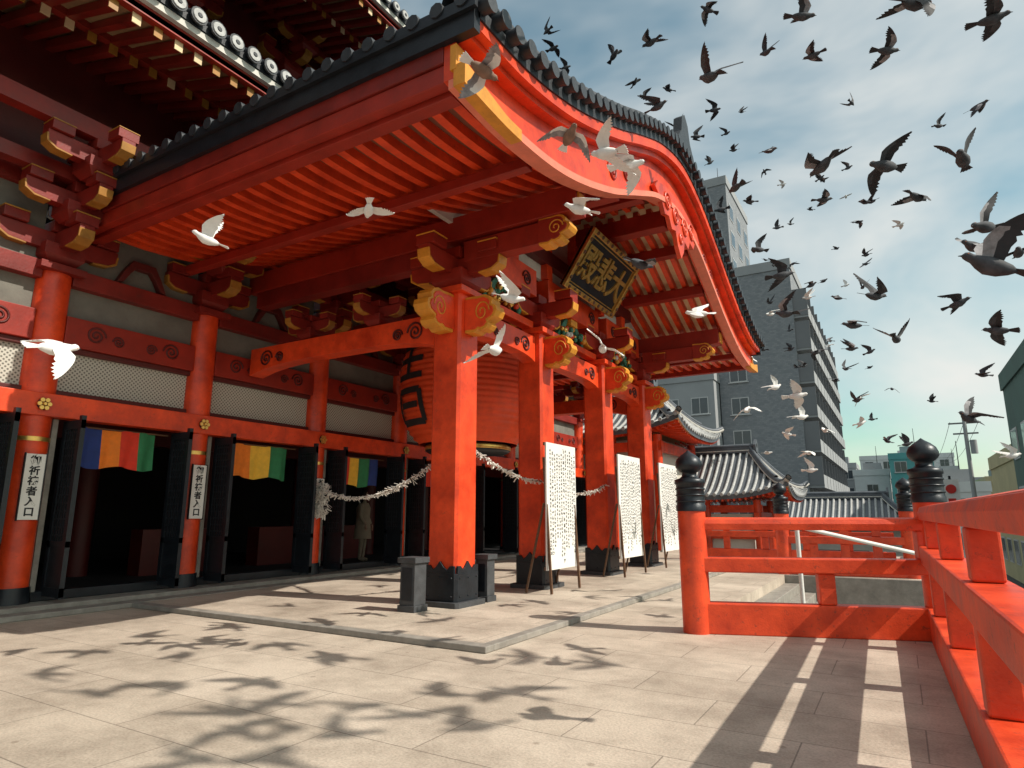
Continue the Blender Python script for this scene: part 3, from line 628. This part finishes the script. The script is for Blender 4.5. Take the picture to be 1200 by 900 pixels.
# ------------------------------------------------ hip roofs (pavilion etc.)
def hip(b,cx,cy,a,bb_,ze,H,r,U,tm,rib=.28,red=True):
    def z(x,y):
        t_=max(0,min((bb_-abs(y))/bb_,(a-abs(x))/(a-r))); c=(abs(x)/a)**3*(abs(y)/bb_)**3
        return ze+H*(t_**1.35)+U*c
    NX,NY=32,24; vs=[];fs=[]
    xs=lin(-a,a,NX+1); ys=lin(-bb_,bb_,NY+1)
    for x in xs:
        for y in ys: vs.append((cx+x,cy+y,z(x,y)))
    for i in range(NX):
        for j in range(NY): q=i*(NY+1)+j; fs.append((q,q+NY+1,q+NY+2,q+1))
    b.add(vs,fs,tm)
    b.add([(x,y,zz-.14) for x,y,zz in vs],[f[::-1] for f in fs],CREAM)
    per=[(x,-bb_) for x in xs]+[(a,y) for y in ys[1:]]+[(x,bb_) for x in xs[::-1][1:]]+[(-a,y) for y in ys[::-1][1:]]
    m=len(per); vs=[]
    for x,y in per: vs+=[(cx+x,cy+y,z(x,y)+.02),(cx+x,cy+y,z(x,y)-.16)]
    b.add(vs,[(2*i,2*i+2,2*i+3,2*i+1) for i in range(m-1)],tm)
    def z2(x,y): return z(x,y)+.03
    x=-a+rib/2
    while x<a:
        for sg in (-1,1):
            lim=0 if abs(x)<=r else bb_*(abs(x)-r)/(a-r)
            if bb_-lim>.1:
                b.tube([(cx+x,cy+sg*y,z2(x,y)) for y in lin(bb_+.04,lim,8)],.06,6,TILEL if tm is TILEG else tm); b.cyl((cx+x,cy+sg*(bb_+.05),z2(x,bb_)),(cx+x,cy+sg*(bb_+.07),z2(x,bb_)),.075,.07,8,TILEL)
        x+=rib
    y=-bb_+rib/2
    while y<bb_:
        for sg in (-1,1):
            lim=r+(a-r)*abs(y)/bb_
            if a-lim>.1:
                b.tube([(cx+sg*x,cy+y,z2(x,y)) for x in lin(a+.04,lim,8)],.06,6,TILEL if tm is TILEG else tm); b.cyl((cx+sg*(a+.05),cy+y,z2(a,y)),(cx+sg*(a+.07),cy+y,z2(a,y)),.075,.07,8,TILEL)
        y+=rib
    for sx in (-1,1):
        for sy in (-1,1):
            pts=[(cx+sx*(r+(a-r)*t_),cy+sy*bb_*t_,z(r+(a-r)*t_,bb_*t_)+.12) for t_ in lin(0,1.02,14)]
            b.tube(pts,.11,6,tm); b.tube([(p_[0],p_[1],p_[2]-.05) for p_ in pts],.13,4,MORT); b.tube([(p_[0],p_[1],p_[2]+.12) for p_ in pts[:10]],.08,6,tm)
    b.box(cx-r-.2,cx+r+.2,cy-.13,cy+.13,ze+H-.02,ze+H+.22,tm); b.box(cx-r-.22,cx+r+.22,cy-.15,cy+.15,ze+H+.06,ze+H+.10,MORT); b.cyl((cx-r-.3,cy,ze+H+.27),(cx+r+.3,cy,ze+H+.27),.1,.1,8,tm)
    for s_ in (-1,1): b.prism([(-.25,0),(-.3,.3),(0,.55),(.3,.3),(.25,0)],lambda u,v,q:(cx+s_*(r+.25)+q,cy+u,ze+H+v),-.05,.05,tm)
    x=-a+.15
    while x<a-.1:
        for sg in (-1,1):
            e_=U*(abs(x)/a)**3; b.beam((cx+x,cy+sg*(bb_-.06),ze-.2+e_),(cx+x,cy+sg*(bb_-1.1),ze-.02+e_*.3),.07,.09,RED)
        x+=.22
    y=-bb_+.15
    while y<bb_-.1:
        for sg in (-1,1):
            e_=U*(abs(y)/bb_)**3; b.beam((cx+sg*(a-.06),cy+y,ze-.2+e_),(cx+sg*(a-1.1),cy+y,ze-.02+e_*.3),.07,.09,RED)
        y+=.22
ge=empty("temple_pavilion"); b=B(); hip(b,-6.9,29,3.4,2.8,2.0,1.9,1.6,.5,TILEG); b.obj("roof",ge)
b=B()
for sx in (-2,0,2):
    for sy in (-1.5,1.5): b.cyl((-6.9+sx,29+sy,-3),(-6.9+sx,29+sy,1.85),.15,.15,12,RED)
for s_ in (-1.5,1.5): b.box(-9.1,-4.7,29+s_-.1,29+s_+.1,1.35,1.65,RED); b.box(-9.1,-4.7,29+s_-.09,29+s_+.09,.3,.5,RED)
for s_ in (-2,2): b.box(-6.9+s_-.1,-6.9+s_+.1,27.2,30.8,1.05,1.34,RED); b.box(-6.9+s_-.09,-6.9+s_+.09,27.6,30.4,.55,.7,RED)
b.box(-8.7,-5.1,27.6,30.4,-3,1.3,PLAST); b.obj("frame",ge,.01)
we=empty("temple_side_hall"); b=B(); hip(b,-10.3,25.5,3.9,3.2,4.3,2.2,1.8,.5,TILEG); b.obj("roof",we)
b=B()
for x in (-13.1,-11.3,-9.3,-7.5):
    for y in (23.2,27.8): b.cyl((x,y,0 if y<24 else -3),(x,y,4.2),.17,.17,12,RED)
b.box(-13.3,-7.3,23.05,23.3,3.6,3.95,RED); b.box(-7.6,-7.4,23.3,27.7,3.6,3.95,RED); b.box(-13.1,-7.7,23.6,27.6,-3,4.1,PLAST); b.box(-13.3,-7.3,23.05,23.3,2.5,2.7,RED)
b.box(-7.69,-7.6,24.2,26.8,0,2.4,DARK); b.obj("walls",we)
ve=empty("tiled_gatehouse"); b=B(); hip(b,-2.9,39,3.6,2.6,.8,1.3,2.2,.25,TILEG); b.obj("roof",ve)
b=B(); b.box(-6,.2,37.2,40.8,-3,.75,PLAST); b.box(-4,-1.5,37.1,37.2,-3,-.5,WOOD); b.obj("walls",ve)

# ------------------------------------------------ city buildings
def block(name,x0,x1,y0,y1,z1,m,fl=3.0,faceS=True,faceE=False,faceW=False,bal=False,winm=GLS,wx=2.6,z0=-3,parapet=True,wpat=None):
    e=empty(name); b=B(); b.box(x0,x1,y0,y1,z0,z1,m); b.obj("walls",e)
    b=B()
    if parapet:
        for (a0,a1,c0,c1) in ((x0-.1,x1+.1,y0-.1,y0+.25),(x0-.1,x1+.1,y1-.25,y1+.1),(x0-.1,x0+.25,y0+.251,y1-.251),(x1-.25,x1+.1,y0+.251,y1-.251)): b.box(a0,a1,c0,c1,z1+.002,z1+.9,CONCL if m is BRK else m)
        b.box((x0+x1)/2-1.2,(x0+x1)/2+1.4,(y0+y1)/2-1.5,(y0+y1)/2+1.5,z1+.003,z1+2.2,CONCL)
        b.cyl(((x0+x1)/2+.8,(y0+y1)/2,z1+2.2),((x0+x1)/2+.8,(y0+y1)/2,z1+5),.05,.03,6,BLK)
        b.obj("roof_parapet",e)
    b=B(); z=z0+1.2
    while z+1.7<z1:
        if faceS:
            n=max(1,int((x1-x0)/wx)); 
            for i in range(n):
                xx=x0+(x1-x0)*(i+.5)/n
                if wpat and not wpat(i,z): continue
                b.box(xx-.78,xx+.78,y0-.05,y0-.01,z-.08,z+1.48,FRM); b.box(xx-.7,xx-.03,y0-.06,y0-.02,z,z+1.4,winm); b.box(xx+.03,xx+.7,y0-.06,y0-.02,z,z+1.4,winm); b.box(xx-.9,xx+.9,y0-.16,y0-.0,z-.16,z-.083,FRM)
        if faceE:
            n=max(1,int((y1-y0)/2.9))
            for i in range(n):
                yy=y0+(y1-y0)*(i+.5)/n
                b.box(x1+.01,x1+.05,yy-.9,yy+.9,z-.1,z+1.6,FRM); b.box(x1+.02,x1+.06,yy-.82,yy+.82,z,z+1.5,winm)
                if bal:
                    b.box(x1+.002,x1+1.2,yy-1.35,yy+1.35,z-.75,z-.58,CONCL); b.box(x1+1.1,x1+1.2,yy-1.35,yy+1.35,z-.58,z+.35,CONCL)
                    b.box(x1+.002,x1+1.2,yy-1.4,yy-1.32,z-.58,z+1.9,CONC)
        if faceW:
            n=max(1,int((y1-y0)/2.9))
            for i in range(n):
                yy=y0+(y1-y0)*(i+.5)/n
                b.box(x0-.05,x0-.01,yy-.9,yy+.9,z-.1,z+1.5,FRM); b.box(x0-.06,x0-.02,yy-.82,yy+.82,z,z+1.4,winm)
        z+=fl
    if b.v: b.obj("windows",e)
    return e
block("apartment_building",-13.2,-6.4,60,93,23.2,BRK,faceS=True,faceE=True,bal=True,wpat=lambda i,z:i==0 and z<14)
block("apartment_building.001",-17.2,-12.0,63,74,34.5,BRK,faceS=True,faceE=True,wpat=lambda i,z:i==0)
block("office_building",-24,-13.3,58,66,13.2,CONCL,faceS=True)
block("office_building.001",-44,-24.2,64,80,18,CONC,faceS=True)
block("shop_building",-5.5,-.8,112,125,7.0,WHT,faceS=True); block("shop_building.001",-.6,4.8,108,120,9.0,TEAL,faceS=True); block("shop_building.002",5,9.5,118,130,6.5,WHT,faceS=True)
block("shop_building.003",9.7,15,100,120,5.0,YELB,faceS=True,faceW=True); block("shop_building.004",-11,-5.7,125,135,9,CONCL,faceS=True)
block("shop_building.005",2.0,7.0,70,80,3.2,WHT,faceS=True); block("office_building.002",15.5,26,95,120,14,CONCL,faceS=True,faceW=True)
block("corner_building",5.6,16,27,44,8.0,GREENB,faceS=True,faceW=True); 
block("corner_building.001",6.2,15,45,60,4.5,YELB,faceS=True,faceW=True)
block("distant_city_block",-80,80,190,210,9,CONCL,faceS=True,wx=5)
block("distant_city_block.001",-6,10,150,165,12,WHT,faceS=True,wx=3)
se=empty("round_shop_sign"); b=B(); b.box(2.1,2.85,41.8,41.9,1.2,3.1,PAPER); b.cyl((2.47,41.79,2.6),(2.47,41.76,2.6),.24,.24,24,INKR); b.box(2.3,2.64,41.76,41.79,1.4,2.1,INKR); b.obj("panel",se); b=B(); b.cyl((2.47,41.95,-3),(2.47,41.95,3.3),.06,.06,10,BLK); b.obj("pole",se)
b=B(); b.cyl((4.3,52,-3),(4.3,52,8),.16,.11,12,CONCL); b.box(3.4,5.2,51.95,52.05,7.2,7.3,CONC); b.box(3.6,5.0,51.95,52.05,6.5,6.6,CONC); b.cyl((4.65,52,5.2),(4.65,52,6.1),.2,.2,12,CONCL)
for dx in (-.8,0,.8): b.tube([(4.3+dx,52+t_*40,7.35-1.0*4*t_*(1-t_)) for t_ in lin(0,1,12)],.015,4,BLK)
b.obj("utility_pole")
def bike(name,x,y,rot):
    b=B()
    for c in (0,1.05):
        b.tube([(c+.33*math.cos(a),0,.33+.33*math.sin(a)) for a in lin(0,2*math.pi,25)],.018,6,BLK)
        for a in lin(0,math.pi,7)[:-1]: b.cyl((c+.33*math.cos(a),0,.33+.33*math.sin(a)),(c-.33*math.cos(a),0,.33-.33*math.sin(a)),.003,.003,4,FRM,False)
    for p0,p1 in (((0,0,.33),(.42,0,.3)),((.42,0,.3),(.3,0,.85)),((0,0,.33),(.33,0,.72)),((.33,0,.72),(.88,0,.78)),((.42,0,.3),(.88,0,.66)),((1.05,0,.33),(.84,0,1.0))): b.cyl(p0,p1,.018,.018,8,CB)
    b.cyl((.80,-.28,1.0),(.80,.28,1.0),.014,.014,8,FRM); b.box(.18,.42,-.07,.07,.85,.90,BLK); b.box(1.0,1.35,-.18,.18,.72,.95,FRM)
    o=b.obj(name); o.location=(x,y,-3); o.rotation_euler=(0,0,rot)
for i in range(6): bike("bicycle" if i==0 else "bicycle.%03d"%i,3.4+.5*i,19+.1*i,1.5+.05*i)

# ------------------------------------------------ person in the hall doorway
def person(name,x,y,z,rot):
    e=empty(name)
    vs=[(0,0,.92),(0,0,1.12),(0,0,1.34),(0,.02,1.44),(0,.02,1.50),
        (.17,0,1.36),(.23,.02,1.10),(.20,.14,.90),(-.17,0,1.36),(-.23,.02,1.10),(-.20,.14,.90),
        (.09,0,.86),(.10,.02,.48),(.10,-.02,.08),(.10,.12,.04),(-.09,0,.86),(-.10,.02,.48),(-.10,-.02,.08),(-.10,.12,.04)]
    ed=[(0,1),(1,2),(2,3),(3,4),(2,5),(5,6),(6,7),(2,8),(8,9),(9,10),(0,11),(11,12),(12,13),(13,14),(0,15),(15,16),(16,17),(17,18)]
    rad=[.15,.13,.15,.06,.055,.065,.05,.035,.065,.05,.035,.09,.06,.045,.035,.09,.06,.045,.035]
    me=bpy.data.meshes.new("body"); me.from_pydata(vs,ed,[]); o=bpy.data.objects.new("body",me); sc.collection.objects.link(o); o.parent=e
    o.modifiers.new("s","SKIN"); 
    for i,sv in enumerate(me.skin_vertices[0].data): sv.radius=(rad[i],rad[i]*.8); sv.use_root=(i==0)
    o.modifiers.new("u","SUBSURF").levels=2; me.materials.append(COAT)
    b=B(); b.lathe((0,0,0),[(.22,.55),(.21,.7),(.18,.95),(.165,1.1),(.18,1.3),(.12,1.42)],20,COAT); b.obj("coat",e)
    b=B(); b.lathe((0,.03,1.5),[(.0,-.02),(.045,0),(.065,.04),(.078,.1),(.076,.15),(.055,.2),(0,.225)],18,SKIN); b.lathe((0,.105,1.59),[(0,-.015),(.012,0),(.006,.03)],6,SKIN)
    for s_ in (-.03,.03): b.lathe((s_,.1,1.62),[(0,-.008),(.008,0),(0,.008)],6,INK)
    b.lathe((0,.01,1.5),[(.07,.02),(.088,.08),(.092,.14),(.075,.2),(.03,.24),(0,.245)],18,HAIR); b.obj("head",e)
    for s_ in (-1,1):
        b=B(); b.lathe((s_*.2,.16,.83),[(0,-.04),(.03,-.02),(.035,.02),(.02,.06)],8,SKIN)
        for f_ in range(4): b.cyl((s_*.2-.022+.015*f_,.165,.80),(s_*.2-.022+.015*f_,.18,.735+.006*abs(f_-1.5)),.008,.006,6,SKIN)
        b.cyl((s_*.17,.17,.83),(s_*.155,.2,.78),.009,.007,6,SKIN); b.obj("hand",e)
    e.location=(x,y,z); e.rotation_euler=(0,0,rot)
person("visitor",-11.6,12.2,.141,-1.2)

# ------------------------------------------------ pigeons
def bird_mesh(name,pose,body,wing,tail,tip,nf=0):
    b=B()
    ax=[(-.135,.012,.0),(-.10,.035,-.002),(-.04,.055,-.008),(.03,.060,-.008),(.08,.045,.002),(.115,.030,.014),(.14,.030,.022),(.16,.022,.022),(.172,.008,.018)]
    vs=[];n=12
    for y,r,z in ax:
        for i in range(n):
            t_=2*math.pi*i/n; vs.append((r*math.cos(t_),y,z+r*.92*math.sin(t_)))
    b.add(vs,[(k*n+i,k*n+(i+1)%n,(k+1)*n+(i+1)%n,(k+1)*n+i) for k in range(len(ax)-1) for i in range(n)],body,True)
    b.cyl((0,.168,.018),(0,.192,.010),.007,.002,6,INK)
    for s_ in (-1,1): b.lathe((s_*.026,.148,.028),[(0,-.004),(.004,0),(0,.004)],6,CO)
    m=9
    pts=[(-.02,-.11)]+[(math.sin(-.42+.84*k/(m-1))*(.13 if k%2==0 else .118),-.115-math.cos(-.42+.84*k/(m-1))*(.13 if k%2==0 else .118)) for k in range(m)]+[(.02,-.11)]
    b.prism(pts,lambda u,v,a:(u,v,a),.0,.005,tail)
    st_=[(.0,.060,-.055),(.05,.075,-.06),(.10,.090,-.062),(.14,.086,-.070),(.165,.080,-.050),(.18,.074,-.078),(.20,.064,-.052),(.215,.056,-.080),(.232,.046,-.050),(.248,.036,-.072),(.262,.026,-.042),(.278,.014,-.058),(.29,.002,-.036),(.305,-.014,-.045),(.318,-.034,-.042)]
    a1,a2,sw=pose
    for s_ in (-1,1):
        vs=[]
        for x,l,t_ in st_:
            if x<.12: X=x*math.cos(a1);Z=x*math.sin(a1)
            else: X=.12*math.cos(a1)+(x-.12)*math.cos(a2);Z=.12*math.sin(a1)+(x-.12)*math.sin(a2)
            sh=-sw*max(0,x-.1)
            for q,c in ((l,0),(l*.5+t_*.5,.012),(t_,-.004)): vs.append((s_*(X+.02),q+sh+.01,Z+c+.025))
        f=[];f2=[]
        for k in range(len(st_)-1):
            for j in range(2):
                q=3*k+j; fc=(q,q+3,q+4,q+1)
                (f2 if (k>=6 or j==1) else f).append(fc)
        b.add(vs,f,wing,True); b.add(vs,f2,tip,True)
    me=bpy.data.meshes.new(name); me.from_pydata(b.v,[],b.f)
    for m_ in b.ms: me.materials.append(m_)
    me.polygons.foreach_set("material_index",b.m); me.polygons.foreach_set("use_smooth",b.s); me.update(); return me
poses=[(.15,.0,.35),(.9,.55,.5),(-.25,-.65,.3),(1.15,1.0,.2),(.5,-.15,.7),(-.1,.15,.1),(.6,.9,.9)]
dark=[bird_mesh("pigeon_mesh",p_,PG,PG,PGD,PGD) for p_ in poses]
mid_=[bird_mesh("pigeon_mesh_mid",p_,PG,PGL,PGD,PGD) for p_ in poses]
whit=[bird_mesh("pigeon_mesh_white",p_,PW,PW,PW,PW) for p_ in poses]
pied=[bird_mesh("pigeon_mesh_pied",p_,PBR,PW,PW,PGL) for p_ in poses]
birds=[(-2.6,8.6,8.5,0),(-3.7,9.9,9.6,0),(-2.1,10.6,10.4,0),(-1.2,10.7,9.2,0),(-0.5,11.2,9.2,0),(-0.4,7.3,7,0),(0.5,9.5,7.7,0),(0.5,5.3,5.2,0),(1.3,7.3,6.2,0),(-1.2,5.9,5.6,0),(-2.8,14,10.6,0),(-3.9,21.3,14.4,0),(-1.4,11.7,7.9,0),(-0.3,6.2,4.5,0),(-0.6,11.7,6.7,0),(0.2,6.1,4.3,0),(0.7,5.7,4,0),(0.6,9.2,5.3,0),(1.9,12.8,8.3,0),(-1.7,9.7,6.3,0),(-2.3,14.8,8.5,0),(-4.5,21.2,13.4,0),(-3.6,13.6,10.2,0),(-2.6,8.8,7.5,0),(-4.4,16,13,0),(-2.2,4.7,4.6,3),(-1.9,4.8,4.4,1),(-1.8,5.1,4.4,1),(-2.3,5.1,4.1,1),(-2.6,3.9,4.9,3),(-4.3,4.4,4.3,1),(-5.7,3.6,4,1),(-4.8,2.03,2.4,1),
(-2.1,6.2,3.9,2),(-3.4,5.7,3.6,1),(-3.1,4.9,2.8,1),(-2.8,6.8,3.2,1),(-1.8,7.3,3.6,1),(-1.1,9.3,4.6,0),(-1.9,12.9,6.5,0),(-1,8.5,3.8,2),(-1.5,19,7.6,0),(-0.8,17.3,6.6,0),(0,8.3,3.8,0),(-0.3,9.9,3.9,0),(0.2,10.2,3.7,0),(0.8,5.9,3.5,0),(0.8,6.6,3.6,0),(0.6,4.4,2.7,0),(1,10.6,4.2,0),(1.2,9.1,3.4,0),(0.8,9.1,2.4,2),(2,18.3,4.5,0),(0.2,25.8,5.6,0),(-0.6,16.8,3.9,0),(-1.9,13.6,3.8,1),(-1.2,10.7,3.1,1),(-1.5,13.9,3.2,1),(-1.3,16.1,5,0),(-0.6,16.6,5.1,2),(-0.9,19.9,5.3,0),(-1.9,10.4,2.9,1),(-0.7,20.4,3.8,1),(0.3,17.6,2.9,0),(-0.1,20.8,3.3,0),(-1.5,24.8,5.9,0),(-1.7,16.4,2.7,1),(-1.7,16.6,2.3,1),(-2.5,19.4,3.5,1),(1.8,14.2,2.3,1),(-5.2,15.5,13.2,0),(-5,15.7,12.8,0),(-3.8,14.7,10.3,0),(-3.7,16,11.3,0),(-3.9,16.9,10.3,0),(-3.1,15.5,8.8,0),(-5.9,11.8,12,0),(-6.4,12.5,13.2,0),(-7.1,15,14.1,0),(-3.4,19.6,12.7,0),(-3.2,24.7,14.4,0),(-0.1,22.3,9.4,0),(1.5,9.1,4.3,0),(1.7,16.7,10.2,0),(0,21.3,14.2,0),(-4.2,26.8,18.6,0),(-2.4,24.1,6.4,0),(-1.8,22.6,3.9,1),(-3.8,24,3.4,1),(1.5,29.5,5.6,0),(-0.5,31.6,7.6,0)]
for i in range(34):
    yy=R.uniform(17,34); birds.append((R.uniform(-.17,.05)*yy,yy,R.uniform(.12,.5)*yy+1.5,0 if R.random()<.7 else 1))
nvis=len(birds)
shad=[(-5.2,2.8),(-6.2,2.9),(-6.8,3.5),(-4.5,3.6),(-4,3),(-3.4,3),(-3.3,3.6),(-2.9,3.6),(-3,3.1),(-3,4.1),(-3.1,5.5),(-2.4,5.6),(-3.4,2.4),(-3,2.6),(-4.6,4.6),(-2.4,3.6),(-7.1,4.3),(-5.5,4.7),(-8.9,3.9),(-3.9,3.3),(-3.6,2.8),(-5.9,3.9),(-4.9,3.2),(-2.6,4.4)]
SD=Vector((1,.14,1.0))
for i,(x,y) in enumerate(shad):
    h=7.0+1.8*R.random(); birds.append((x+SD.x*h,y+SD.y*h,h,0))
for i,(x,y,z,k) in enumerate(birds):
    ms={0:dark if R.random()<.6 else mid_,1:whit,2:mid_,3:pied}[k]
    o=bpy.data.objects.new("pigeon" if i==0 else "pigeon.%03d"%i,ms[R.randrange(len(ms))]); sc.collection.objects.link(o)
    o.location=(x,y,z); s_=R.uniform(.8,.95) if i<nvis else 1.1; o.scale=(s_,)*3
    hd=R.choice([1.2,-1.9,.3,2.6,-1.2,1.9])+R.uniform(-.6,.6)
    o.rotation_euler=(R.uniform(-.3,.4),R.uniform(-.7,.7),hd)

# ------------------------------------------------ camera, light, sky
cam=bpy.data.cameras.new("camera"); cam.lens=22.5; cam.sensor_width=36; cam.clip_end=3000; cam.clip_start=.05
co=bpy.data.objects.new("camera",cam); sc.collection.objects.link(co); co.location=(0,0,1.3); co.rotation_euler=(math.radians(90+11.46),0,math.radians(30.73)); sc.camera=co
sd=SD.normalized(); elev=math.asin(sd.z)
sun=bpy.data.lights.new("sun","SUN"); sun.energy=5.0; sun.angle=math.radians(.5); sun.color=(1,.93,.82)
so=bpy.data.objects.new("sun",sun); sc.collection.objects.link(so); so.rotation_euler=sd.to_track_quat("Z","Y").to_euler()
wd=bpy.data.worlds.new("World"); sc.world=wd; wd.use_nodes=True; nt=wd.node_tree; bg=nt.nodes["Background"]; L=nt.links.new
sky=nn(nt,"ShaderNodeTexSky",sky_type="NISHITA"); sky.sun_disc=False; sky.sun_elevation=elev; sky.sun_rotation=math.atan2(sd.x,sd.y); sky.dust_density=1.2; sky.ozone_density=1.0
tc=nn(nt,"ShaderNodeTexCoord"); mp=nn(nt,"ShaderNodeMapping"); mp.inputs["Scale"].default_value=(1,1,1.9); mp.inputs["Location"].default_value=(.3,.1,0); L(tc.outputs["Generated"],mp.inputs[0])
nz=nn(nt,"ShaderNodeTexNoise"); nz.inputs["Scale"].default_value=1.9; nz.inputs["Detail"].default_value=5; nz.inputs["Roughness"].default_value=.52; nz.inputs["Distortion"].default_value=.3; L(mp.outputs[0],nz.inputs["Vector"])
rp=nn(nt,"ShaderNodeValToRGB"); rp.color_ramp.elements[0].position=.38; rp.color_ramp.elements[1].position=.66; L(nz.outputs[0],rp.inputs[0])
tint=nn(nt,"ShaderNodeMixRGB",blend_type="MULTIPLY"); tint.inputs[0].default_value=1; tint.inputs[2].default_value=(1.5,1.75,1.35,1); L(sky.outputs[0],tint.inputs[1])
mx=nn(nt,"ShaderNodeMixRGB"); mx.inputs[2].default_value=(8.6,8.6,8.2,1); L(rp.outputs[0],mx.inputs[0]); L(tint.outputs[0],mx.inputs[1]); L(mx.outputs[0],bg.inputs[0]); bg.inputs[1].default_value=.10
sc.view_settings.view_transform="Standard"; sc.view_settings.look="None"; sc.view_settings.exposure=0
